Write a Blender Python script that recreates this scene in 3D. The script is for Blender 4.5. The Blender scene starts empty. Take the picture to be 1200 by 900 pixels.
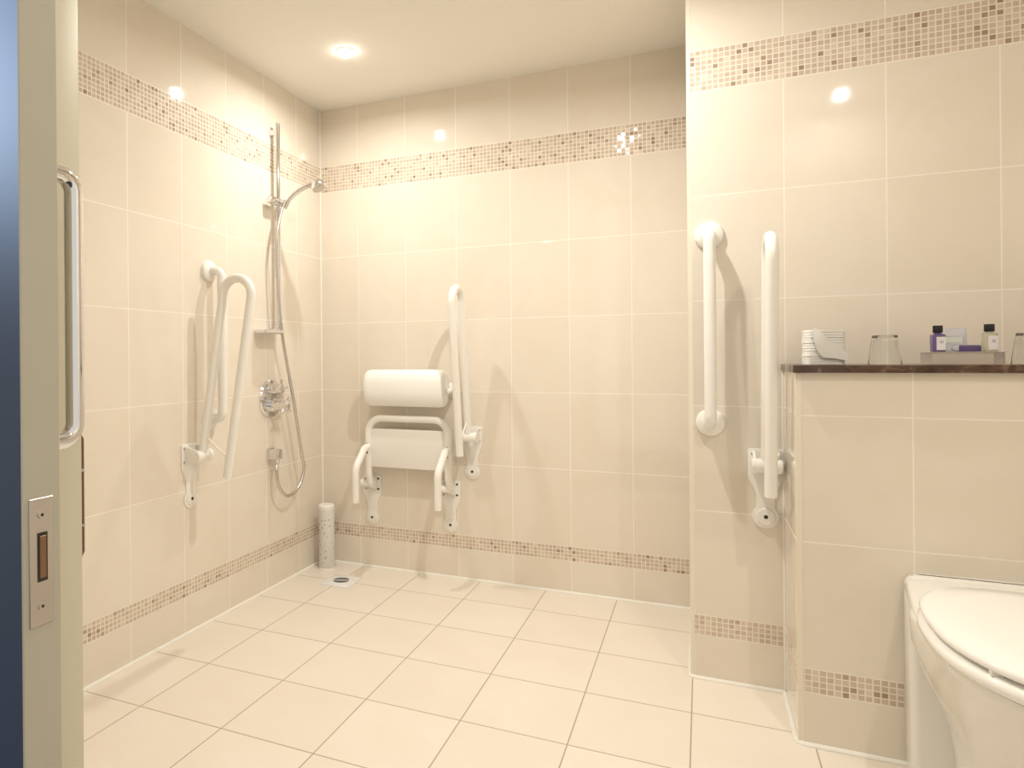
import bpy, bmesh, math, random
from mathutils import Vector, Matrix
random.seed(5)
PI = math.pi
S = bpy.context.scene
COL = S.collection

# ------------------------------------------------------------------ objects
def link(name, bm, mat, parent=None, smooth=True, angle=35):
    me = bpy.data.meshes.new(name)
    bmesh.ops.recalc_face_normals(bm, faces=bm.faces)
    if smooth:
        for f in bm.faces: f.smooth = True
        for e in bm.edges:
            if len(e.link_faces) == 2 and e.calc_face_angle(0) > math.radians(angle): e.smooth = False
    bm.to_mesh(me); bm.free()
    for m in (mat if isinstance(mat, (list, tuple)) else [mat]): me.materials.append(m)
    o = bpy.data.objects.new(name, me); COL.objects.link(o)
    if parent: o.parent = parent
    return o

def tag(o, label, cat, group=None):
    o['label'] = label; o['category'] = cat
    if group: o['group'] = group
    return o

def thing(name, label, cat, loc=(0, 0, 0), rz=0, group=None):
    o = bpy.data.objects.new(name, None); COL.objects.link(o)
    o.empty_display_size = .05
    o.location = loc; o.rotation_euler = (0, 0, rz)
    return tag(o, label, cat, group)

def struct(name, bm, mat, parent=None, **k):
    o = link(name, bm, mat, parent, **k)
    if not parent: o['kind'] = 'structure'
    return o

def copy_tree(o, parent=None):
    c = o.copy(); COL.objects.link(c)
    if parent: c.parent = parent
    for ch in list(o.children): copy_tree(ch, c)
    return c

# ------------------------------------------------------------------ meshes
def B(): return bmesh.new()

def box(bm, x0, x1, y0, y1, z0, z1, bev=0, seg=2):
    t = bmesh.new()
    bmesh.ops.create_cube(t, size=1)
    for v in t.verts:
        v.co = Vector(((x0+x1)/2 + v.co.x*(x1-x0), (y0+y1)/2 + v.co.y*(y1-y0), (z0+z1)/2 + v.co.z*(z1-z0)))
    if bev: bmesh.ops.bevel(t, geom=t.edges[:], offset=bev, segments=seg, profile=.5, affect='EDGES')
    return join(bm, t)

def join(bm, t, M=None):
    if M is not None: t.transform(M)
    me = bpy.data.meshes.new('tmp'); t.to_mesh(me); t.free()
    bm.from_mesh(me); bpy.data.meshes.remove(me)
    return bm

def prism(bm, pts, a0, a1, axis='y', bev=0):
    """closed outline pts (p,q) extruded along axis. y: (x,z); x: (y,z); z: (x,y)"""
    t = bmesh.new()
    def co(p, q, a):
        return {'y': (p, a, q), 'x': (a, p, q), 'z': (p, q, a)}[axis]
    lo = [t.verts.new(co(p, q, a0)) for p, q in pts]
    hi = [t.verts.new(co(p, q, a1)) for p, q in pts]
    n = len(pts)
    t.faces.new(lo[::-1]); top = t.faces.new(hi)
    for i in range(n): t.faces.new((lo[i], lo[(i+1) % n], hi[(i+1) % n], hi[i]))
    bmesh.ops.recalc_face_normals(t, faces=t.faces)
    if bev:
        bmesh.ops.bevel(t, geom=list(top.edges), offset=bev, segments=2, profile=.5, affect='EDGES')
    return join(bm, t)

def tube(bm, pts, r, n=20, cap=True, rs=None):
    pts = [Vector(p) for p in pts]
    t = bmesh.new(); rings = []
    tan = []
    for i in range(len(pts)):
        a = pts[max(i-1, 0)]; b = pts[min(i+1, len(pts)-1)]
        tan.append((b-a).normalized())
    up = Vector((0, 0, 1)) if abs(tan[0].z) < .9 else Vector((1, 0, 0))
    nrm = (up - tan[0]*up.dot(tan[0])).normalized()
    for i, p in enumerate(pts):
        if i:
            nrm = nrm - tan[i]*nrm.dot(tan[i])
            nrm.normalize()
        bn = tan[i].cross(nrm)
        rr = rs[i] if rs else r
        rings.append([t.verts.new(p + nrm*math.cos(2*PI*k/n)*rr + bn*math.sin(2*PI*k/n)*rr) for k in range(n)])
    for A, C in zip(rings, rings[1:]):
        for k in range(n): t.faces.new((A[k], A[(k+1) % n], C[(k+1) % n], C[k]))
    if cap: t.faces.new(rings[0][::-1]); t.faces.new(rings[-1])
    return join(bm, t)

def lathe(bm, prof, n=40, M=None, closed=False):
    t = bmesh.new(); rings = []
    for r, z in prof:
        if r < 1e-6: rings.append([t.verts.new((0, 0, z))])
        else: rings.append([t.verts.new((r*math.cos(2*PI*k/n), r*math.sin(2*PI*k/n), z)) for k in range(n)])
    prs = list(zip(rings, rings[1:]))
    if closed: prs.append((rings[-1], rings[0]))
    for A, C in prs:
        for k in range(n):
            k2 = (k+1) % n
            if len(A) == 1 and len(C) == 1: continue
            if len(A) == 1: t.faces.new((A[0], C[k2], C[k]))
            elif len(C) == 1: t.faces.new((A[k], A[k2], C[0]))
            else: t.faces.new((A[k], A[k2], C[k2], C[k]))
    if not closed:
        if len(rings[0]) > 1: t.faces.new(rings[0][::-1])
        if len(rings[-1]) > 1: t.faces.new(rings[-1])
    bmesh.ops.recalc_face_normals(t, faces=t.faces)
    return join(bm, t, M)

def loft(bm, rings, cap=True):
    t = bmesh.new(); R = [[t.verts.new(p) for p in r] for r in rings]; n = len(R[0])
    for A, C in zip(R, R[1:]):
        for k in range(n): t.faces.new((A[k], A[(k+1) % n], C[(k+1) % n], C[k]))
    if cap: t.faces.new(R[0][::-1]); t.faces.new(R[-1])
    bmesh.ops.recalc_face_normals(t, faces=t.faces)
    return join(bm, t)

def aim(p, d):
    """matrix putting local z along d at p"""
    return Matrix.Translation(Vector(p)) @ Vector((0, 0, 1)).rotation_difference(Vector(d).normalized()).to_matrix().to_4x4()

def arc(c, r, a0, a1, u, v, n=10):
    c, u, v = Vector(c), Vector(u), Vector(v)
    return [c + u*r*math.cos(a0+(a1-a0)*i/n) + v*r*math.sin(a0+(a1-a0)*i/n) for i in range(n+1)]

def fillet(pts, r, n=8):
    """polyline with rounded corners"""
    P = [Vector(p) for p in pts]; out = [P[0]]
    for i in range(1, len(P)-1):
        a = (P[i-1]-P[i]).normalized(); b = (P[i+1]-P[i]).normalized()
        ang = a.angle(b)
        rr = r[i-1] if isinstance(r, (list, tuple)) else r
        d = min(rr/math.tan(ang/2), (P[i-1]-P[i]).length*.49, (P[i+1]-P[i]).length*.49)
        s, e = P[i]+a*d, P[i]+b*d
        for k in range(n+1):
            t = k/n
            out.append(s*(1-t)**2 + P[i]*2*t*(1-t) + e*t*t) if False else out.append(_arcpt(P[i], a, b, d, ang, t))
    out.append(P[-1]); return out

def _arcpt(p, a, b, d, ang, t):
    rr = d*math.tan(ang/2)
    bis = (a+b).normalized(); c = p + bis*(rr/math.sin(ang/2))
    s = (p+a*d)-c; e = (p+b*d)-c
    th = s.angle(e)
    return c + (s*math.sin((1-t)*th) + e*math.sin(t*th))/math.sin(th)

def smooth_path(pts, n=8):
    P = [Vector(p) for p in pts]; P = [2*P[0]-P[1]] + P + [2*P[-1]-P[-2]]
    out = []
    for i in range(1, len(P)-2):
        for k in range(n):
            t = k/n
            p0, p1, p2, p3 = P[i-1:i+3]
            out.append(.5*((2*p1)+(p2-p0)*t+(2*p0-5*p1+4*p2-p3)*t*t+(3*p1-p0-3*p2+p3)*t**3))
    out.append(P[-2]); return out

def rrect(x0, x1, y0, y1, r, n=6):
    o = []
    for cx, cy, a in ((x1-r, y1-r, 0), (x0+r, y1-r, PI/2), (x0+r, y0+r, PI), (x1-r, y0+r, 1.5*PI)):
        o += [(cx+r*math.cos(a+PI/2*k/n), cy+r*math.sin(a+PI/2*k/n)) for k in range(n+1)]
    return o

# ------------------------------------------------------------------ materials
class NT:
    def __init__(s, name):
        s.m = bpy.data.materials.new(name); s.m.use_nodes = True
        s.t = s.m.node_tree; s.b = s.t.nodes['Principled BSDF']
    def n(s, typ, **k):
        nd = s.t.nodes.new(typ)
        for a, v in k.items(): setattr(nd, a, v)
        return nd
    def l(s, a, b): s.t.links.new(a, b)
    def op(s, o, *args):
        nd = s.n('ShaderNodeMath', operation=o)
        for i, a in enumerate(args):
            if isinstance(a, (int, float)): nd.inputs[i].default_value = a
            else: s.l(a, nd.inputs[i])
        return nd.outputs[0]
    def mix(s, f, a, b):
        nd = s.n('ShaderNodeMix', data_type='RGBA')
        for i, v in ((0, f), (6, a), (7, b)):
            if isinstance(v, (int, float)): nd.inputs[i].default_value = v
            elif isinstance(v, tuple): nd.inputs[i].default_value = (*v, 1)
            else: s.l(v, nd.inputs[i])
        return nd.outputs[2]
    def comb(s, x, y, z=0.0):
        nd = s.n('ShaderNodeCombineXYZ')
        for i, v in enumerate((x, y, z)):
            if isinstance(v, (int, float)): nd.inputs[i].default_value = v
            else: s.l(v, nd.inputs[i])
        return nd.outputs[0]

def simple(name, col, rough=.4, metal=0., trans=0., ior=1.45, coat=0., emit=None, var=0., vscale=20., alpha=1.):
    N = NT(name); b = N.b
    b.inputs['Base Color'].default_value = (*col, 1); b.inputs['Roughness'].default_value = rough
    b.inputs['Metallic'].default_value = metal; b.inputs['Transmission Weight'].default_value = trans
    b.inputs['IOR'].default_value = ior; b.inputs['Coat Weight'].default_value = coat
    b.inputs['Alpha'].default_value = alpha
    if emit:
        b.inputs['Emission Color'].default_value = (*emit[0], 1); b.inputs['Emission Strength'].default_value = emit[1]
    if var:
        tc = N.n('ShaderNodeTexCoord'); nz = N.n('ShaderNodeTexNoise'); nz.inputs['Scale'].default_value = vscale
        nz.inputs['Detail'].default_value = 4
        N.l(tc.outputs['Object'], nz.inputs['Vector'])
        f = N.op('MULTIPLY', N.op('SUBTRACT', nz.outputs[0], .5), 2*var)
        hi = tuple(min(1, c*1.25) for c in col); lo = tuple(c*.75 for c in col)
        N.l(N.mix(N.op('ADD', f, .5), lo, hi), b.inputs['Base Color'])
    return N.m

W_T, H_T, ZB = .2555, .33, 1.1907
M1, M2, M3, M4 = 1.8507, 1.979, .2007, .1388
TILE_A, TILE_B = (.80, .715, .605), (.85, .785, .685)
GROUT = (.92, .87, .78)

def tile_material(name, axis, phase):
    N = NT(name); b = N.b
    tc = N.n('ShaderNodeTexCoord'); sp = N.n('ShaderNodeSeparateXYZ'); N.l(tc.outputs['Object'], sp.inputs[0])
    a = N.op('SUBTRACT', sp.outputs[axis], phase); z = sp.outputs[2]
    def dist(v, step):
        f = N.op('FLOORED_MODULO', v, step)
        return N.op('MINIMUM', f, N.op('SUBTRACT', step, f))
    g = .0017
    lv = N.op('LESS_THAN', dist(a, W_T), g)
    zr = N.op('SUBTRACT', z, ZB)
    lh = N.op('MULTIPLY', N.op('LESS_THAN', dist(zr, H_T), g), N.op('LESS_THAN', z, M1+.05))
    for m in (M2, M3, M4): lh = N.op('MAXIMUM', lh, N.op('COMPARE', z, m, g))
    line = N.op('MAXIMUM', lv, lh)
    # mosaic bands
    u1 = N.op('MULTIPLY', N.op('GREATER_THAN', z, M1), N.op('LESS_THAN', z, M2))
    u2 = N.op('MULTIPLY', N.op('GREATER_THAN', z, M4), N.op('LESS_THAN', z, M3))
    band = N.op('ADD', u1, u2)
    r1 = N.op('DIVIDE', N.op('SUBTRACT', z, M1), (M2-M1)/8)
    r2 = N.op('DIVIDE', N.op('SUBTRACT', z, M4), (M3-M4)/4)
    rz = N.op('ADD', N.op('MULTIPLY', u1, r1), N.op('MULTIPLY', u2, N.op('ADD', r2, 40.)))
    ra = N.op('DIVIDE', N.op('ADD', a, .004), .0166)
    fa = N.op('ABSOLUTE', N.op('SUBTRACT', N.op('FRACT', ra), .5))
    fz = N.op('ABSOLUTE', N.op('SUBTRACT', N.op('FRACT', rz), .5))
    mg = N.op('GREATER_THAN', N.op('MAXIMUM', fa, fz), .40)
    wn = N.n('ShaderNodeTexWhiteNoise', noise_dimensions='2D')
    N.l(N.comb(N.op('FLOOR', ra), N.op('FLOOR', rz)), wn.inputs['Vector'])
    cr = N.n('ShaderNodeValToRGB'); e = cr.color_ramp.elements
    cr.color_ramp.interpolation = 'LINEAR'
    e[0].position = 0; e[0].color = (.36, .26, .19, 1)
    e[1].position = 1; e[1].color = (.75, .64, .52, 1)
    for p, c in ((.035, (.40, .29, .21, 1)), (.09, (.57, .45, .355, 1)), (.5, (.635, .515, .41, 1)), (.85, (.69, .575, .465, 1))):
        k = e.new(p); k.color = c
    N.l(wn.outputs['Value'], cr.inputs[0])
    mos = N.mix(mg, cr.outputs[0], (.86, .79, .68))
    # big tiles
    tn = N.n('ShaderNodeTexWhiteNoise', noise_dimensions='2D')
    N.l(N.comb(N.op('FLOOR', N.op('DIVIDE', a, W_T)), N.op('FLOOR', N.op('DIVIDE', zr, H_T))), tn.inputs['Vector'])
    nz = N.n('ShaderNodeTexNoise'); nz.inputs['Scale'].default_value = 5; nz.inputs['Detail'].default_value = 5
    nz.inputs['Roughness'].default_value = .55; nz.inputs['Distortion'].default_value = 1.2
    off = N.n('ShaderNodeVectorMath', operation='MULTIPLY_ADD')
    N.l(tn.outputs['Color'], off.inputs[0]); off.inputs[1].default_value = (7, 7, 7); N.l(tc.outputs['Object'], off.inputs[2])
    N.l(off.outputs[0], nz.inputs['Vector'])
    t = N.op('ADD', N.op('MULTIPLY', nz.outputs[0], 1.1), N.op('MULTIPLY', N.op('SUBTRACT', tn.outputs['Value'], .8), .35))
    tile = N.mix(t, TILE_A, TILE_B)
    wall = N.mix(line, tile, GROUT)
    N.l(N.mix(band, wall, mos), b.inputs['Base Color'])
    anyg = N.mix(band, line, mg)
    N.l(N.op('ADD', N.op('MULTIPLY', anyg, .4), .045), b.inputs['Roughness'])
    bp = N.n('ShaderNodeBump'); bp.inputs['Strength'].default_value = .25; bp.inputs['Distance'].default_value = .002
    # each little mosaic tile sits very slightly askew
    sc = N.n('ShaderNodeSeparateColor'); N.l(wn.outputs['Color'], sc.inputs[0])
    tilt = N.op('ADD', N.op('MULTIPLY', N.op('SUBTRACT', sc.outputs[0], .5), N.op('FRACT', ra)), N.op('MULTIPLY', N.op('SUBTRACT', sc.outputs[1], .5), N.op('FRACT', rz)))
    N.l(N.op('ADD', N.op('SUBTRACT', 1., anyg), N.op('MULTIPLY', N.op('MULTIPLY', tilt, band), 1.6)), bp.inputs['Height']); N.l(bp.outputs[0], b.inputs['Normal'])
    b.inputs['IOR'].default_value = 1.5
    return N.m

def floor_material():
    N = NT('floor_tiles'); b = N.b
    tc = N.n('ShaderNodeTexCoord'); sp = N.n('ShaderNodeSeparateXYZ'); N.l(tc.outputs['Object'], sp.inputs[0])
    st = .2968
    x = N.op('SUBTRACT', sp.outputs[0], .235); y = N.op('ADD', sp.outputs[1], .2426)
    def dist(v):
        f = N.op('FLOORED_MODULO', v, st); return N.op('MINIMUM', f, N.op('SUBTRACT', st, f))
    line = N.op('LESS_THAN', N.op('MINIMUM', dist(x), dist(y)), .0019)
    tn = N.n('ShaderNodeTexWhiteNoise', noise_dimensions='2D')
    N.l(N.comb(N.op('FLOOR', N.op('DIVIDE', x, st)), N.op('FLOOR', N.op('DIVIDE', y, st))), tn.inputs['Vector'])
    off = N.n('ShaderNodeVectorMath', operation='MULTIPLY_ADD')
    N.l(tn.outputs['Color'], off.inputs[0]); off.inputs[1].default_value = (9, 9, 9); N.l(tc.outputs['Object'], off.inputs[2])
    nz = N.n('ShaderNodeTexNoise'); nz.inputs['Scale'].default_value = 6; nz.inputs['Detail'].default_value = 6
    N.l(off.outputs[0], nz.inputs['Vector'])
    t = N.op('ADD', nz.outputs[0], N.op('MULTIPLY', N.op('SUBTRACT', tn.outputs['Value'], .5), .3))
    N.l(N.mix(line, N.mix(t, (.83, .745, .64), (.90, .83, .74)), (.44, .38, .31)), b.inputs['Base Color'])
    b.inputs['Roughness'].default_value = .32
    bp = N.n('ShaderNodeBump'); bp.inputs['Strength'].default_value = .25; bp.inputs['Distance'].default_value = .002
    N.l(N.op('SUBTRACT', 1., line), bp.inputs['Height']); N.l(bp.outputs[0], b.inputs['Normal'])
    return N.m

def marble_material():
    N = NT('brown_marble'); b = N.b
    tc = N.n('ShaderNodeTexCoord'); nz = N.n('ShaderNodeTexNoise'); nz.inputs['Scale'].default_value = 22
    nz.inputs['Detail'].default_value = 8; nz.inputs['Distortion'].default_value = 1.5
    N.l(tc.outputs['Object'], nz.inputs['Vector'])
    cr = N.n('ShaderNodeValToRGB'); e = cr.color_ramp.elements
    e[0].position = .3; e[0].color = (.035, .018, .010, 1); e[1].position = .74; e[1].color = (.26, .17, .12, 1)
    k = e.new(.55); k.color = (.085, .042, .024, 1)
    N.l(nz.outputs[0], cr.inputs[0]); N.l(cr.outputs[0], b.inputs['Base Color']); b.inputs['Roughness'].default_value = .12
    return N.m

def speckle_material():
    N = NT('speckled_white'); b = N.b
    tc = N.n('ShaderNodeTexCoord'); vo = N.n('ShaderNodeTexVoronoi'); vo.inputs['Scale'].default_value = 62
    N.l(tc.outputs['Object'], vo.inputs['Vector'])
    sc = N.n('ShaderNodeSeparateColor'); N.l(vo.outputs['Color'], sc.inputs[0])
    f = N.op('MULTIPLY', N.op('LESS_THAN', vo.outputs['Distance'], .27), N.op('GREATER_THAN', sc.outputs[0], .4))
    N.l(N.mix(f, (.78, .76, .73), (.46, .44, .46)), b.inputs['Base Color']); b.inputs['Roughness'].default_value = .35
    return N.m

def sticker_material(name, paper, ink):
    """pale label with a few small lines of grey print"""
    N = NT(name); b = N.b
    tc = N.n('ShaderNodeTexCoord'); sp = N.n('ShaderNodeSeparateXYZ'); N.l(tc.outputs['Generated'], sp.inputs[0])
    x, z = sp.outputs[0], sp.outputs[2]
    m = N.op('MULTIPLY', N.op('COMPARE', x, .55, .2), N.op('COMPARE', z, .62, .10))
    wv = N.op('GREATER_THAN', N.op('FRACT', N.op('MULTIPLY', z, 16.)), .35)
    wx = N.op('GREATER_THAN', N.op('FRACT', N.op('MULTIPLY', x, 12.)), .25)
    m = N.op('MULTIPLY', m, N.op('MULTIPLY', wv, wx))
    N.l(N.mix(m, paper, ink), b.inputs['Base Color']); b.inputs['Roughness'].default_value = .5
    return N.m

T_LEFT = tile_material('tiles_left', 1, -.7286)
T_BACK = tile_material('tiles_back', 0, .2126)
T_NIB = tile_material('tiles_nib', 0, 1.7273)
T_BOX = tile_material('tiles_ledge_front', 0, 2.2284)
T_SIDE = tile_material('tiles_ledge_side', 1, -.605)
T_FRONT = tile_material('tiles_front', 0, 0.)
FLOOR = floor_material()
CEIL = simple('ceiling_paint', (.95, .92, .86), .9)
WHITE = simple('white_powder_coat', (.93, .905, .85), .28, coat=.3)
PLATEW = simple('white_plastic_plate', (.90, .87, .81), .3)
PAD = simple('white_vinyl_padding', (.96, .945, .91), .45)
CERAMIC = simple('white_ceramic', (.86, .83, .76), .06)
SEATW = simple('white_seat_plastic', (.96, .94, .89), .12)
CHROME = simple('chrome', (.78, .78, .79), .07, metal=1)
STEEL = simple('brushed_steel', (.62, .59, .56), .28, metal=1)
HOSE = simple('ribbed_chrome_hose', (.62, .61, .60), .25, metal=1)
SCREW = simple('dark_screw', (.03, .025, .02), .4)
SEAL = simple('white_sealant', (.92, .89, .82), .4)
BEAD = simple('cream_tile_trim', (.86, .79, .66), .25)
CREAM = simple('cream_door_paint', (.52, .475, .37), .35, var=.12, vscale=8)
CREAM2 = simple('cream_post_paint', (.68, .625, .47), .4)
BLUE = simple('daylight_blue_door_face', (.05, .072, .125), .6)  # bluish daylight on the outer door face, put into its base colour
BRONZE = simple('dull_bronze', (.22, .13, .08), .4, metal=.6)
WOODB = simple('brass_latch', (.27, .15, .08), .4, metal=.5)
BLACK = simple('black_plastic', (.012, .012, .014), .35)
MARBLE = marble_material()
SPECK = speckle_material()
GLASS = simple('clear_glass', (.96, .97, .96), .02, trans=1, ior=1.45)
ACRYL = simple('frosted_acrylic', (.93, .87, .83), .2, trans=.85, ior=1.3)
PURPLE = simple('purple_plastic', (.085, .05, .15), .3)
PURPLEL = simple('purple_liquid', (.12, .075, .22), .15, coat=.5)
PALEL = simple('pale_clear_liquid', (.78, .74, .58), .08, trans=.6, ior=1.35)
FILM = simple('clear_film', (.80, .80, .86), .15, trans=.55, ior=1.2)
PAPER = simple('white_paper', (.86, .85, .80), .7)
LABEL = sticker_material('bottle_label', (.82, .79, .82), (.25, .22, .36))
CARD = simple('label_card', (.78, .80, .74), .6)
GREY = simple('grey_print', (.42, .42, .46), .5)
LENS = simple('lamp_lens', (1, 1, 1), .2, emit=((1, .95, .86), 30))

# ------------------------------------------------------------------ room
RX, FY, CZ = 3.05, -2.2287, 2.2623
NX, NY = 1.7150, -.605          # nib wall edge and face
BX, BY, BT = 1.9775, -.8886, .9724   # boxed-in ledge behind the toilet
struct('wall_left', box(B(), -.12, 0, -2.32, .12, 0, CZ), T_LEFT, smooth=False)
struct('wall_back', box(B(), 0, NX, 0, .12, 0, CZ), T_BACK, smooth=False)
struct('wall_nib', box(B(), NX, RX, NY, .12, 0, CZ), T_NIB, smooth=False)
struct('wall_right', box(B(), RX, RX+.12, -2.32, NY, 0, CZ), T_LEFT, smooth=False)
bm = B()
box(bm, 0, .952, -2.311, FY, 0, CZ); box(bm, 2.06, RX, -2.311, FY, 0, CZ); box(bm, .952, 2.06, -2.311, FY, 2.08, CZ)
bm.normal_update()
for f_ in bm.faces:
    if f_.normal.y < -.5 or abs(f_.normal.x) > .5: f_.material_index = 1
struct('wall_front', bm, [T_FRONT, CREAM2], smooth=False)
struct('floor', box(B(), -.12, RX+.12, -2.36, .12, -.08, 0), FLOOR, smooth=False)
struct('floor_bedroom', box(B(), -1.5, RX+1., -4.8, -2.36, -.08, -.002), simple('unseen_dark_floor', (.05, .055, .075), .95, var=.3, vscale=300), smooth=False)  # unseen floor, made dark so less light bounces onto the lower door
struct('ceiling', box(B(), -.12, RX+.12, -2.32, .12, CZ, CZ+.08), CEIL, smooth=False)
# boxed-in ledge: front and side tiles of one low wall
bm = B(); box(bm, BX, RX, BY, NY, 0, BT); bm.normal_update()
for f in bm.faces:
    if f.normal.x < -.5: f.material_index = 1
struct('wall_ledge', bm, [T_BOX, T_SIDE], smooth=False)
# door post lining (left side of the doorway)
struct('trim_1', box(B(), .945, .9525, -2.312, FY+.0004, 0, 2.08, .002), CREAM2)
# sealant beads and tile edge trims
def strip(name, pts, r=.008):
    return struct(name, tube(B(), pts, r, 10), SEAL)
strip('trim_2', [(.003, -2.22, .002), (.003, -.004, .002)])
strip('trim_3', [(.004, -.003, .002), (NX, -.003, .002)])
strip('trim_4', fillet([(NX-.002, -.01, .002), (NX-.002, NY-.003, .002), (BX-.003, NY-.003, .002)], .012))
strip('trim_5', fillet([(BX-.003, NY-.006, .002), (BX-.003, BY-.003, .002), (RX-.01, BY-.003, .002)], .02))
struct('trim_6', tube(B(), [(.0005, -.0005, .008), (.0005, -.0005, CZ-.001)], .0045, 8), SEAL)
def bead(name, x, y, z1):
    o = [(x, y), (x+.012, y)] + [(x+.012+.0, y-.001)] + [(x+.004, y-.001), (x-.001, y-.001), (x-.001, y+.012), (x, y+.012)]
    struct(name, prism(B(), o, .004, z1, 'z'), BEAD)
bead('trim_7', NX, NY, CZ-.001)
bead('trim_8', BX, BY, BT-.001)
struct('trim_9', tube(B(), [(BX-.001, NY-.001, .01), (BX-.001, NY-.001, BT-.002)], .004, 8), SEAL)

# ------------------------------------------------------------------ sliding door
DX = 1.032
door = bpy.data.objects.new('door_1', None); COL.objects.link(door); door['kind'] = 'structure'
door.location = (.55, -2.36, 0)
def dpart(name, bm, mat, **k):
    bm.transform(Matrix.Translation((-.55, 2.36, 0)))
    return link(name, bm, mat, door, **k)
bm = B(); box(bm, .08, DX, -2.3771, -2.3263, .006, 2.12, .0015, 1)
for f in bm.faces:
    if f.normal.y < -.9: f.material_index = 1
leaf = dpart('door_leaf', bm, [CREAM, BLUE])
bm = B(); box(bm, DX-.001, DX+.0016, -2.3692, -2.3376, .7068, .8582, .0006, 1)
dpart('lock_plate', bm, STEEL)
bm = B(); box(bm, DX+.0012, DX+.0022, -2.3592, -2.3462, .759, .817)
dpart('latch_slot', bm, SCREW)
bm = B(); box(bm, DX+.001, DX+.0032, -2.3569, -2.3485, .763, .813, .0004, 1); dpart('latch_hook', bm, WOODB)
for z in (.838, .7295):
    bm = B(); lathe(bm, [(0, -.001), (.0048, -.001), (.0048, .0009), (.0022, .0012), (0, .0006)], 20, aim((DX+.0016, -2.3535, z), (1, 0, 0)))
    s = dpart('plate_screw', bm, STEEL)
    bm = B(); lathe(bm, [(0, 0), (.0019, 0), (.0019, .0004), (0, .0005)], 12, aim((DX+.0026, -2.3535, z), (1, 0, 0)))
    bm.transform(Matrix.Translation((-.55, 2.36, 0)))
    link('screw_recess', bm, SCREW, s)
hx = 1.002
bm = B(); tube(bm, fillet([(hx, -2.3265, 1.2612), (hx, -2.2800, 1.2612), (hx, -2.2800, .918), (hx, -2.3265, .918)], .033, 10), .0115, 24)
for z in (1.2612, .918): lathe(bm, [(0, 0), (.016, 0), (.016, .004), (.0125, .006), (0, .006)], 24, aim((hx, -2.3263, z), (0, 1, 0)))
dpart('pull_handle', bm, CHROME)
bm = B(); prism(bm, [(-2.3263, .767), (-2.319, .744), (-2.318, .734), (-2.3263, .730)], 1.009, 1.019, 'x', .001); dpart('thumb_turn', bm, STEEL)

# slim bronze pull on the post, mostly hidden behind the door
t = thing('bronze_pull', 'slim dull bronze upright handle peeking out beyond the cream door post', 'handle', (.9425, FY, .829))
bm = B(); tube(bm, fillet([(.002, 0, .088), (.002, .0062, .080), (.002, .0062, -.080), (.002, 0, -.088)], .004), .0035, 10); link('grip', bm, BRONZE, t)
for z in (.036, -.042):
    bm = B(); lathe(bm, [(.0042, -.002), (.0042, .002)], 12, aim((.002, .0062, z), (0, 0, 1))); link('collar', bm, STEEL, t)

# ------------------------------------------------------------------ fold-up support rails
def plate_outline(w=.0475, zt=0., zsq=-.088, zn=-.125, nw=.025, zc=-.205, r=.036):
    o = [(-w+.005, zt), (w-.005, zt), (w, zt-.005), (w, zsq)]
    o += [(w-.006, zsq-.014), (nw+.004, zn-.004), (nw, zn-.018)]
    a0 = math.asin(min(1, nw/r))
    n = 16; lo = []
    st = PI/2 - a0
    for k in range(n+1):
        a = st - (2*st+PI)*k/n if False else (PI/2-a0) - (2*PI-2*a0)*k/n
        o.append((r*math.cos(a), zc + r*math.sin(a)))
    o += [(-nw, zn-.018), (-nw-.004, zn-.004), (-w+.006, zsq-.014), (-w, zsq), (-w, zt-.005)]
    return o

def wall_plate(parent, x0=0., w=.0475, tilt=0):
    bm = B(); prism(bm, [(x0+p, q) for p, q in plate_outline(w)], 0, .006, 'y', .0015)
    lathe(bm, [(0, 0), (.026, 0), (.024, .004), (.012, .005), (0, .0045)], 28, aim((x0, .006, -.205), (0, 1, 0)))
    pl = link('wall_plate', bm, PLATEW, parent)
    for sx in (-.033, .033):
        for z in (-.016, -.066):
            bm = B(); lathe(bm, [(0, 0), (.0052, 0), (.0048, .0022), (0, .003)], 14, aim((x0+sx, .0058, z), (0, 1, 0))); link('screw', bm, SCREW, pl)
    bm = B(); lathe(bm, [(0, 0), (.0062, 0), (.005, .0025), (0, .003)], 14, aim((x0, .0105, -.205), (0, 1, 0))); link('screw', bm, SCREW, pl)
    return pl

def support_rail(label, loc, rz, lean):
    t = thing('folding_support_rail', label, 'grab rail', loc, rz, 'white fold-up support rails')
    wall_plate(t)
    # ears and pivot barrel
    for x in (-.036, .028):
        bm = B()
        o = [(.005, -.006), (.005, -.074)] + [(.060+.022*math.cos(a), -.042+.024*math.sin(a)) for a in [(-PI/2+PI*k/10) for k in range(11)]]
        prism(bm, o, x, x+.008, 'x', .0015); link('hinge_lug', bm, WHITE, t)
    bm = B(); lathe(bm, [(0, -.041), (.0195, -.041), (.0215, -.039), (.0215, .039), (.0195, .041), (0, .041)], 28, aim((0, .060, -.042), (1, 0, 0)))
    link('pivot_barrel', bm, WHITE, t)
    s, c = math.sin(lean), math.cos(lean)
    u = Vector((0, s, c)); n = Vector((0, c, -s)); P = Vector((0, .060, -.042)); r = .0625; L = .605
    pts = [P + u*.012] + arc(P + u*L + n*r, r, PI, 0, n, u, 18) + [P + n*2*r + u*(-.052)]
    bm = B(); tube(bm, pts, .0165, 22); link('rail', bm, WHITE, t)
    bm = B(); tube(bm, [P + u*.075, P + n*2*r + u*.012], .0032, 10); link('stay', bm, WHITE, t)
    return t

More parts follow.
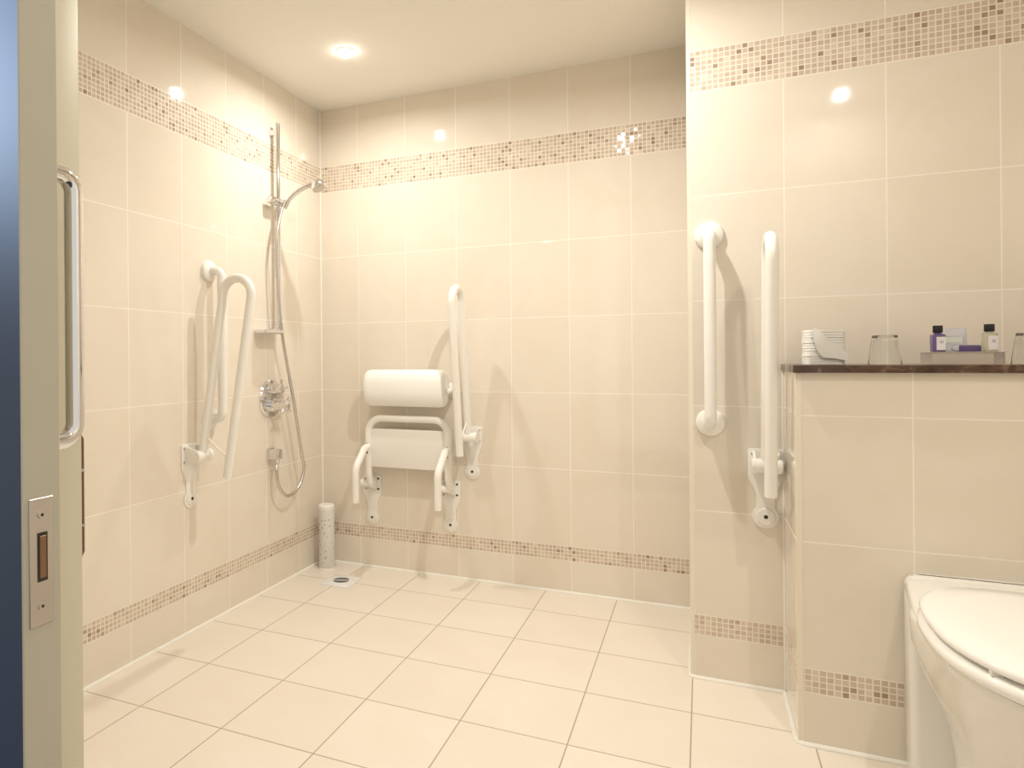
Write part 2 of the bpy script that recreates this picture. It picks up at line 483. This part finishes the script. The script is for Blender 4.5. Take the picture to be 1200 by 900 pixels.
R_LEFT, R_NEG = -PI/2, PI      # wall x=0 faces +x ; walls facing -y
support_rail('white fold-up rail on the left wall, between the door and the shower controls', (0, -.9528, .7049), R_LEFT, math.radians(9.7))
support_rail('white fold-up rail on the back wall, right of the shower seat', (.795, 0, .7026), R_NEG, math.radians(7.5))
support_rail('white fold-up rail on the right-hand wall, beside the brown marble shelf', (1.927, NY, .7333), R_NEG, math.radians(8))

def grab_bar(label, loc, rz, half, out, rod=.0175):
    t = thing('grab_bar', label, 'grab bar', loc, rz, 'straight white grab bars')
    bm = B(); tube(bm, fillet([(0, .004, half), (0, out, half), (0, out, -half), (0, .004, -half)], .045, 10), rod, 24); link('bar', bm, WHITE, t)
    for z in (half, -half):
        bm = B(); lathe(bm, [(0, 0), (.043, 0), (.043, .006), (.038, .014), (.026, .019), (.0185, .021), (0, .021)], 36, aim((0, 0, z), (0, 1, 0)))
        link('flange', bm, WHITE, t)
    return t
grab_bar('straight white grab bar on the left wall, behind the fold-up rail', (0, -.8436, 1.0755), R_LEFT, .2855, .066)
grab_bar('straight white grab bar on the right-hand wall near the wall edge', (1.7767, NY, 1.1018), R_NEG, .293, .066)

# ------------------------------------------------------------------ shower
t = thing('shower_rail', 'tall chrome shower rail with soap dish standing off the left wall', 'shower rail', (0, -.4225, 1.093))
rx = .036
bm = B(); tube(bm, [(rx, 0, .035), (rx, 0, .972)], .0112, 20); link('rail', bm, CHROME, t)
for z in (.055, .932):
    bm = B(); box(bm, 0, rx+.004, -.011, .011, z-.012, z+.012, .004, 3); link('wall_bracket', bm, CHROME, t)
bm = B(); prism(bm, rrect(.004, .082, -.145, -.012, .022), .038, .050, 'z', .003); box(bm, .028, .046, -.018, .016, .034, .060, .004); link('soap_dish', bm, CHROME, t)
bm = B(); lathe(bm, [(0, -.068), (.014, -.068), (.018, -.062), (.018, -.026), (.018, -.018), (.019, .016), (.015, .02), (0, .02)], 24, aim((rx, 0, .622), (0, 1, 0)))
tube(bm, [(rx, 0, .622), (.082, -.004, .606)], .0135, 16)
lathe(bm, [(0, -.017), (.013, -.017), (.0165, .015), (.0145, .017), (0, .017)], 20, aim((.080, -.005, .606), (.45, 0, .9)))
link('slider', bm, CHROME, t)

t = thing('hand_shower', 'chrome hand shower on its rail holder, flexible hose looping down the wall', 'shower head', (.08, -.4285, 1.6942))
hs = Vector((.08, -.425, 1.70))
W = lambda x, y, z: Vector((x, y, z)) - hs
bm = B(); tube(bm, smooth_path([W(.072, -.427, 1.688), W(.082, -.424, 1.709), W(.105, -.421, 1.735), W(.140, -.415, 1.760), W(.175, -.409, 1.777), W(.205, -.404, 1.785)], 6), .0118, 18,
    rs=None); link('handle', bm, CHROME, t)
hd = Vector((.42, .02, -.9)).normalized()
bm = B(); lathe(bm, [(0, -.024), (.012, -.023), (.022, -.018), (.030, -.008), (.034, .004), (.034, .012), (.031, .016), (0, .016)], 32, aim(W(.232, -.400, 1.778), hd)); h = link('spray_head', bm, CHROME, t)
bm = B(); lathe(bm, [(0, .0), (.029, .0), (.027, .003), (0, .004)], 32, aim(W(.232, -.400, 1.778) + hd*.0162, hd))
for k in range(10):
    a = 2*PI*k/10
    lathe(bm, [(0, 0), (.002, 0), (.0012, .003), (0, .003)], 8, aim(W(.232, -.400, 1.778) + hd*.019 + aim((0, 0, 0), hd).to_3x3() @ Vector((.019*math.cos(a), .019*math.sin(a), 0)), hd))
link('spray_plate', bm, STEEL, h)
hp = [(x, y + .0035 - .003*(z-.4)/.6*2, z + .0005) for x, y, z in [(.072, -.427, 1.690), (.066, -.440, 1.645), (.061, -.457, 1.568), (.06, -.4623, 1.475), (.06, -.4469, 1.290), (.06, -.4182, 1.1033), (.06, -.3426, .833), (.06, -.2839, .5915), (.06, -.2637, .5169),
      (.06, -.3088, .4371), (.055, -.3923, .4095), (.050, -.4480, .457), (.045, -.4600, .52), (.042, -.457, .562)]]
path = smooth_path([W(*p) for p in hp], 12)
bm = B(); tube(bm, path, .0072, 14, rs=[.0072 + .0006*math.cos(i*PI) for i in range(len(path))]); link('hose', bm, HOSE, t)

t = thing('mixer_valve', 'round chrome shower mixer plate with lever and cross handle, left wall', 'shower valve', (0, -.4395, .8426), R_LEFT)
bm = B(); lathe(bm, [(0, 0), (.086, 0), (.086, .004), (.080, .010), (.04, .012), (0, .012)], 48, aim((0, 0, 0), (0, 1, 0))); link('cover_plate', bm, CHROME, t)
bm = B(); lathe(bm, [(0, .01), (.026, .01), (.026, .030), (.022, .036), (.022, .060), (.018, .064), (0, .064)], 28, aim((0, 0, .042), (0, 1, 0)))
tube(bm, [(0, .052, .046), (0, .060, .086)], .006, 12); tube(bm, [(.0, .052, .042), (-.045, .058, .050)], .006, 12); link('flow_lever', bm, CHROME, t)
bm = B(); lathe(bm, [(0, .01), (.030, .01), (.030, .026), (.024, .030), (.020, .060), (.024, .064), (.024, .088), (.014, .094), (0, .094)], 28, aim((0, 0, -.030), (0, 1, 0)))
for k in range(4):
    a = PI/4 + k*PI/2
    tube(bm, [(0, .078, -.030), (.044*math.cos(a), .080, -.030+.044*math.sin(a))], .007, 12, rs=[.0065, .0085])
link('cross_handle', bm, CHROME, t)

t = thing('hose_outlet', 'small square chrome wall outlet where the shower hose ends', 'pipe outlet', (0, -.4505, .5982), R_LEFT)
bm = B(); prism(bm, rrect(-.025, .025, -.026, .026, .007), 0, .010, 'y', .002); link('wall_block', bm, CHROME, t)
bm = B(); prism(bm, rrect(-.021, .021, -.022, .022, .006), .010, .056, 'y', .004); link('elbow', bm, CHROME, t)
bm = B(); lathe(bm, [(0, -.046), (.009, -.046), (.011, -.022), (0, -.022)], 18, aim((0, .041, 0), (0, 0, 1))); link('hose_nut', bm, CHROME, t)

# ------------------------------------------------------------------ folding seat and backrest
t = thing('folding_shower_seat', 'white shower seat folded up against the back wall below the padded backrest', 'shower seat', (.4847, 0, .4495), R_NEG)
SXL, SXR = .2015, -.2025        # local x = .484 - world x
for sx in (SXL, SXR):
    pl = wall_plate(t, sx)
    for dx in (-.026, .018):
        bm = B()
        o = [(.005, -.004), (.005, -.070)] + [(.058+.020*math.cos(a), -.030+.022*math.sin(a)) for a in [(-PI/2+PI*k/10) for k in range(11)]]
        prism(bm, o, sx+dx, sx+dx+.008, 'x', .0015); link('hinge_lug', bm, WHITE, t)
    bm = B(); lathe(bm, [(0, -.03), (.017, -.03), (.017, .03), (0, .03)], 22, aim((sx, .058, -.030), (1, 0, 0)))
    link('hinge_barrel', bm, WHITE, t)
fl, fr = .484-.302, .484-.7045
yf = .080
bm = B(); tube(bm, fillet([(fl, .062, -.025), (fl, yf, .02), (fl, yf, .285), (fr, yf, .285), (fr, yf, .02), (fr, .062, -.025)], [.03, .07, .07, .03], 10), .0165, 22); fo = link('seat_frame', bm, WHITE, t)
bm = B(); prism(bm, rrect(fr+.008, fl-.008, .055, .235, .006), yf-.016, yf+.006, 'y', .003); link('seat_panel', bm, PLATEW, t)
for x in (fl, fr):
    for z in (.122, .082):
        bm = B(); lathe(bm, [(0, 0), (.005, 0), (.005, .002), (0, .003)], 12, aim((x, yf+.0155, z+.04), (0, 1, 0))); link('screw', bm, SCREW, fo)
    bm = B(); tube(bm, fillet([(x, yf+.008, .150), (x, .125, .143), (x, .212, .065), (x, .212, -.092)], [.02, .06], 10), .0165, 20); link('leg', bm, WHITE, t)

t = thing('padded_backrest', 'plump white padded backrest roll on the back wall above the folded seat', 'backrest', (.5013, 0, .8781), R_NEG)
bm = B()
w = .197; sec = []
prof = []
n = 28
for k in range(n):
    a = 2*PI*k/n
    ca, sa = math.cos(a), math.sin(a)
    prof.append((.088 + .056*math.copysign(abs(ca)**.8, ca), .086*math.copysign(abs(sa)**.8, sa)))
rings = []
for x, sc in ((-w, .80), (-w+.004, .90), (-w+.012, .965), (-w+.028, 1.), (w-.028, 1.), (w-.012, .965), (w-.004, .90), (w, .80)):
    rings.append([(x, .088+(p-.088)*sc, q*sc) for p, q in prof])
loft(bm, rings); link('cushion', bm, PAD, t, angle=60)
for x in (-.205, .205):
    bm = B(); lathe(bm, [(0, 0), (.036, 0), (.036, .005), (.030, .012), (.0185, .016), (0, .016)], 32, aim((x, 0, -.012), (0, 1, 0))); link('flange', bm, WHITE, t)
    bm = B(); tube(bm, fillet([(x, .012, -.012), (x, .085, -.012), (x*.86, .085, -.012)], .012), .014, 18); link('arm', bm, WHITE, t)

# ------------------------------------------------------------------ floor things
t = thing('speckled_canister', 'tall white speckled cylinder standing in the shower corner by the floor drain', 'canister', (.0866, -.108, 0))
bm = B(); lathe(bm, [(0, .001), (.035, .001), (.038, .006), (.038, .292), (0, .292)], 40); link('body', bm, SPECK, t)
bm = B(); lathe(bm, [(0, .292), (.0385, .292), (.0385, .306), (.034, .311), (0, .311)], 40); link('cap', bm, PLATEW, t)
bm = B(); lathe(bm, [(.0, .0), (.0392, .0), (.0392, .008), (.0385, .01), (0, .01)], 40); link('base_rim', bm, PLATEW, t)

t = thing('floor_drain', 'square white floor drain with chrome grate in the shower corner', 'drain', (.2422, -.2454, 0))
bm = B(); prism(bm, rrect(-.071, .071, -.074, .074, .003), .0005, .004, 'z', .001); link('frame', bm, simple('white_drain', (.88, .87, .86), .25), t)
bm = B(); lathe(bm, [(0, .004), (.042, .004), (.040, .0052), (0, .0055)], 36); g = link('grate', bm, simple('drain_plate', (.86, .85, .84), .2), t)
for s_ in (1, -1):
    bm = B(); pts = [(.036*math.cos(a), s_*(.006+.028*math.sin(a))) for a in [PI*k/14 for k in range(15)]]
    prism(bm, pts, .0052, .0064, 'z'); bm.transform(Matrix.Rotation(math.radians(20), 4, 'Z')); link('slot', bm, simple('slot_metal', (.20, .21, .24), .25, metal=.7), g)

# ------------------------------------------------------------------ toilet
TC = 2.352
t = thing('toilet', 'white back-to-wall toilet with closed lid in front of the tiled ledge', 'toilet', (TC, BY, -.007))
def egg(a, bf, bb, yc, z, n=56, pw=2.0, back=None, pb=2.6):
    o = []
    for k in range(n):
        th = 2*PI*k/n; c, s = math.cos(th), math.sin(th)
        p = pw if s < 0 else pb
        x = a*math.copysign(abs(c)**(2/p), c); y = yc + (bf if s < 0 else bb)*math.copysign(abs(s)**(2/p), s)
        o.append((x, y, z))
    return o
bm = B()
# bowl: y measured from the wall (negative = out)
R = []
for z, a, bf, bb, yc in ((.0075, .092, .19, .20, -.235), (.05, .086, .18, .20, -.235), (.12, .088, .18, .20, -.235), (.20, .104, .20, .20, -.235), (.27, .132, .235, .21, -.25),
                         (.33, .163, .275, .24, -.29), (.39, .182, .305, .28, -.33), (.43, .189, .290, .34, -.385), (.446, .191, .282, .36, -.41), (.454, .189, .278, .36, -.415), (.457, .182, .27, .355, -.415)):
    R.append(egg(a, bf, bb, yc, z, pb=2.6 if z < .38 else 3.2))
loft(bm, R)
# upright back panel flush with the wall
def backring(z, hw, y1):
    return [(x, y, z) for x, y in rrect(-hw, hw, y1, -.0003, .018)]
loft(bm, [backring(z, hw, y1) for z, hw, y1 in ((.0075, .146, -.075), (.05, .146, -.07), (.25, .147, -.065), (.42, .149, -.06), (.462, .148, -.05), (.476, .144, -.045), (.484, .136, -.04), (.487, .122, -.03))])
# shoulder that runs from the back panel forward under the seat
def deck(k, drop):
    o = []
    for sx in (-1, 1):
        pts = [(.118, -.0006), (.134, -.0012), (.144, -.006), (.148, -.012), (.153, -.06), (.166, -.14), (.178, -.22), (.183, -.30), (.150, -.40)]
        if sx > 0: pts = pts[::-1]
        for x, y in pts:
            o.append((sx*x*k, y, .462 + .0235*max(0., 1 + y/.26)**1.2 - drop - {.134: .002, .144: .008, .148: .018}.get(x, 0)))
    return o
loft(bm, [deck(.93, .09), deck(.985, .03), deck(1., .012), deck(.992, .004), deck(.965, 0.)])
link('pan', bm, CERAMIC, t, angle=50)
bm = B()
LA, LF, LB, LY = .197, .262, .322, -.437
loft(bm, [egg(LA-.012, LF-.012, LB-.042, LY, .4585, pb=2.6), egg(LA-.001, LF-.001, LB-.032, LY, .460, pb=2.6), egg(LA+.006, LF+.006, LB-.03, LY, .467, pb=2.6), egg(LA+.005, LF+.005, LB-.03, LY, .478, pb=2.6), egg(LA-.004, LF-.004, LB-.034, LY, .4845, pb=2.6)])
link('seat', bm, SEATW, t, angle=60)
bm = B()
loft(bm, [egg(LA-.010, LF-.010, LB-.04, LY, 0.4925, pb=2.7), egg(LA-.002, LF-.002, LB-.032, LY, 0.4935, pb=2.7), egg(LA, LF, LB-.03, LY, 0.4995, pb=2.7), egg(LA-.003, LF-.003, LB-.033, LY, 0.5055, pb=2.7), egg(LA-.012, LF-.012, LB-.042, LY, 0.5095, pb=2.7), egg(LA-.07, LF-.08, LB-.10, LY, 0.5135, pb=2.7)])
ld = link('lid', bm, SEATW, t, angle=60)
for px, py in ((-.150, -.585), (.150, -.585), (-.12, -.24), (.12, -.24)):
    bm = B(); box(bm, px-.009, px+.009, py-.006, py+.006, .4835, .4935, .001); link('buffer', bm, PLATEW, t)
for sx in (-1, 1):
    bm = B(); lathe(bm, [(0, -.02), (.011, -.02), (.011, .02), (0, .02)], 18, aim((sx*.075, -.155, .487), (1, 0, 0))); link('hinge', bm, SEATW, t)
bm = B(); box(bm, -.192, -.178, -.500, -.470, .456, .467, .002); link('seat_bumper', bm, PLATEW, t)

# ------------------------------------------------------------------ shelf and what stands on it
SZ = .9924
sh = link('marble_shelf', prism(B(), rrect(BX-.007, RX-.001, BY-.018, NY-.0005, .003, 3), BT+.0005, SZ, 'z', .002), MARBLE)
tag(sh, 'dark brown marble shelf slab capping the tiled ledge', 'shelf')

t = thing('tissue_stack', 'stack of folded white paper tissues at the left end of the marble shelf', 'tissues', (2.057, -.767, SZ))
bm = B()
for k in range(13):
    z = .0005 + k*.0072
    ox, oy = random.uniform(-.0007, .0007), random.uniform(-.0007, .0007)
    prism(bm, rrect(-.047+ox, .046+ox, -.045+oy, .045+oy, .016, 5), z, z+.0068, 'z', .0015)
link('tissue_pile', bm, PAPER, t)
bm = B()
tri = [(-.031, .0965), (-.022, .098), (-.004, .078), (.018, .056), (.048, .030), (.0495, .010), (.020, .016), (-.008, .019), (-.020, .034), (-.030, .07)]
t2 = bmesh.new()
lo_ = [t2.verts.new((p, -.0455 - .003*math.sin(PI*(q/.1)), q)) for p, q in tri]
hi_ = [t2.verts.new((p, -.0467 - .010*(1-q/.1)*.5 - .003*math.sin(PI*(q/.1)), q)) for p, q in tri]
t2.faces.new(lo_); t2.faces.new(hi_[::-1])
for i in range(len(tri)): t2.faces.new((lo_[i], hi_[i], hi_[(i+1) % len(tri)], lo_[(i+1) % len(tri)]))
bmesh.ops.recalc_face_normals(t2, faces=t2.faces); join(bm, t2); link('loose_corner', bm, PAPER, t)

def tumbler(label, loc):
    t = thing('glass_tumbler', label, 'glass', loc, 0, 'upturned glass tumblers')
    bm = B()
    out = [(.0370, .0), (.0372, .001), (.0280, .074), (.0270, .0755), (0, .0755)]
    inn = [(0, .064), (.0262, .063), (.0268, .060), (.0350, .0)]
    lathe(bm, inn[::1] + out[::1], 40)
    o = link('tumbler', bm, GLASS, t)
    return t
g1 = tumbler('upturned clear glass tumbler between the tissues and the tray of toiletries', (2.192, -.792, SZ+.0005))
g2 = copy_tree(g1); g2.location = (2.488, -.792, SZ+.0005); g2['label'] = 'upturned clear glass tumbler cut off by the right edge of the photo'

t = thing('toiletry_tray', 'low frosted clear tray carrying the toiletries on the marble shelf', 'tray', (2.3515, -.792, SZ))
bm = B(); prism(bm, rrect(-.073, .073, -.05, .05, .006), .0005, .0285, 'z', .003); link('tray_body', bm, ACRYL, t)
bm = B(); prism(bm, rrect(-.075, .075, -.052, .052, .007), .0286, .0305, 'z', .0006); link('tray_top', bm, ACRYL, t)
TZ = SZ + .031

def bottle(label, loc, liquid, hb, rz):
    t = thing('toiletry_bottle', label, 'bottle', loc, rz, 'miniature toiletry bottles')
    w_ = .0138
    bm = B()
    R = [[(x, y, z) for x, y in rrect(-w_*s, w_*s, -w_*s, w_*s, .005*s)] for z, s in ((.0004, .86), (.002, .98), (.004, 1.), (hb-.006, 1.), (hb-.002, .92), (hb, .70))]
    loft(bm, R); lathe(bm, [(0, hb-.002), (.0075, hb-.002), (.0075, hb+.004), (0, hb+.004)], 20); link('body', bm, liquid, t)
    bm = B(); lathe(bm, [(0, hb+.0025), (.0098, hb+.0025), (.0105, hb+.004), (.0105, hb+.0195), (.0098, hb+.021), (0, hb+.021)], 28); link('cap', bm, BLACK, t)
    bm = B(); box(bm, -.0070, .0120, -w_-.0006, -w_+.0004, .005, hb-.008, .0002, 1); link('bottle_label', bm, LABEL, t)
    return t
bottle('little purple bottle with black cap at the left of the toiletry tray', (2.3016, -.802, TZ), PURPLEL, .0465, math.radians(4))
bottle('little clear bottle with black cap at the right of the toiletry tray', (2.405, -.802, TZ), PALEL, .0475, math.radians(4))
t = thing('sachet', 'clear sachet with a pale label standing behind the purple bar on the tray', 'sachet', (2.340, -.767, TZ), 0)
bm = B(); loft(bm, [[(x, y + (z*.12), z) for x, y in rrect(-.030*s, .030*s, -.007*d, .007*d, .0025*min(s, d)*.9)] for z, s, d in ((.0005, .95, .6), (.004, 1, 1), (.045, 1, 1), (.056, 1, .6), (.061, .98, .45))]); link('packet', bm, FILM, t)
bm = B(); box(bm, -.026, .020, -.0084, -.0074, .020, .043); 
bm.transform(Matrix.Translation((0, .0035, 0))); lb = link('pale_label', bm, CARD, t)
for z in (.0225, .0395):
    bm = B(); box(bm, -.024, .018, -.0052, -.0048, z, z+.0012); link('printed_line', bm, GREY, lb)
t = thing('soap_bar', 'purple wrapped soap bar lying between the two little bottles on the tray', 'soap', (2.357, -.814, TZ), math.radians(-3))
bm = B(); prism(bm, rrect(-.018, .027, -.011, .011, .006), .0004, .0170, 'z', .004); link('wrapper', bm, PURPLE, t)
bm = B(); loft(bm, [[(x, y*1., z+.0085) for y, z in rrect(-.010*s, .010*s, -.0078*q, .0078*q, .003*min(s, q))] for x, s, q in ((-.0175, 1, 1), (-.024, .95, .75), (-.029, .9, .3))]); link('clear_end', bm, FILM, t)

# ------------------------------------------------------------------ lights
LP = [(.4445, -.5307), (1.3795, -1.036), (2.359, -2.005)]
LL = ['round recessed ceiling downlight above the shower', 'round recessed ceiling downlight in front of the right-hand wall', 'round recessed ceiling downlight near the doorway']
PW = [6.9, 13.2, 6.2]
for (x, y), lab, pw in zip(LP, LL, PW):
    t = thing('recessed_downlight', lab, 'ceiling light', (x, y, CZ), 0, 'recessed ceiling downlights')
    bm = B(); lathe(bm, [(.0232, -.0005), (.038, -.0005), (.038, -.0015), (.034, -.003), (.026, -.003), (.0232, -.002)], 36, closed=True); link('trim_ring', bm, WHITE, t)
    bm = B(); lathe(bm, [(0, -.001), (.0232, -.001), (.0232, -.006), (.0225, -.011), (.0195, -.017), (.014, -.022), (.007, -.0245), (0, -.025)], 32); link('lamp_lens', bm, LENS, t)
    la = bpy.data.lights.new('downlight_lamp', 'AREA'); la.shape = 'DISK'; la.size = .042; la.energy = pw; la.color = (1, .968, .89); la.spread = math.radians(172)
    lo = bpy.data.objects.new('downlight_lamp', la); COL.objects.link(lo); lo.location = (x, y, CZ-.030)
# added spot: stands in for bluish daylight on the door's outer face, fading downwards
la = bpy.data.lights.new('door_daylight_spot', 'SPOT'); la.energy = 640; la.color = (.58, .76, 1); la.shadow_soft_size = .12
la.spot_size = math.radians(38); la.spot_blend = 1.
lo = bpy.data.objects.new('door_daylight_spot', la); COL.objects.link(lo); lo.location = (-1.0, -2.95, 1.95)
lo.rotation_euler = (Vector((1.0, -2.385, 1.74)) - lo.location).to_track_quat('-Z', 'Y').to_euler()
wd = bpy.data.worlds.new('World'); S.world = wd; wd.use_nodes = True
wd.node_tree.nodes['Background'].inputs[0].default_value = (.96, .91, .82, 1); wd.node_tree.nodes['Background'].inputs[1].default_value = .78

# ------------------------------------------------------------------ camera
yaw, pit, rol, f = .4185, 0., -.0081, 780.33
c, s = math.cos(yaw), math.sin(yaw)
R0, F0, U0 = Vector((c, s, 0)), Vector((-s, c, 0)), Vector((0, 0, 1))
c, s = math.cos(pit), math.sin(pit); F1, U1 = F0*c + U0*s, -F0*s + U0*c
c, s = math.cos(rol), math.sin(rol); R2, U2 = R0*c + U1*s, -R0*s + U1*c
cam = bpy.data.cameras.new('Camera'); co = bpy.data.objects.new('Camera', cam); COL.objects.link(co)
M = Matrix((R2, U2, -F1)).transposed().to_4x4(); M.translation = Vector((1.752, -2.9007, 1.0221)); co.matrix_world = M
cam.sensor_width = 36; cam.lens = f*36/1200; cam.shift_x = 125.1/1200; cam.shift_y = -31.7/1200; cam.clip_start = .02
S.camera = co
S.view_settings.view_transform = 'Standard'; S.view_settings.look = 'None'; S.view_settings.gamma = 1
S.view_settings.use_curve_mapping = False; S.view_settings.exposure = 0.1
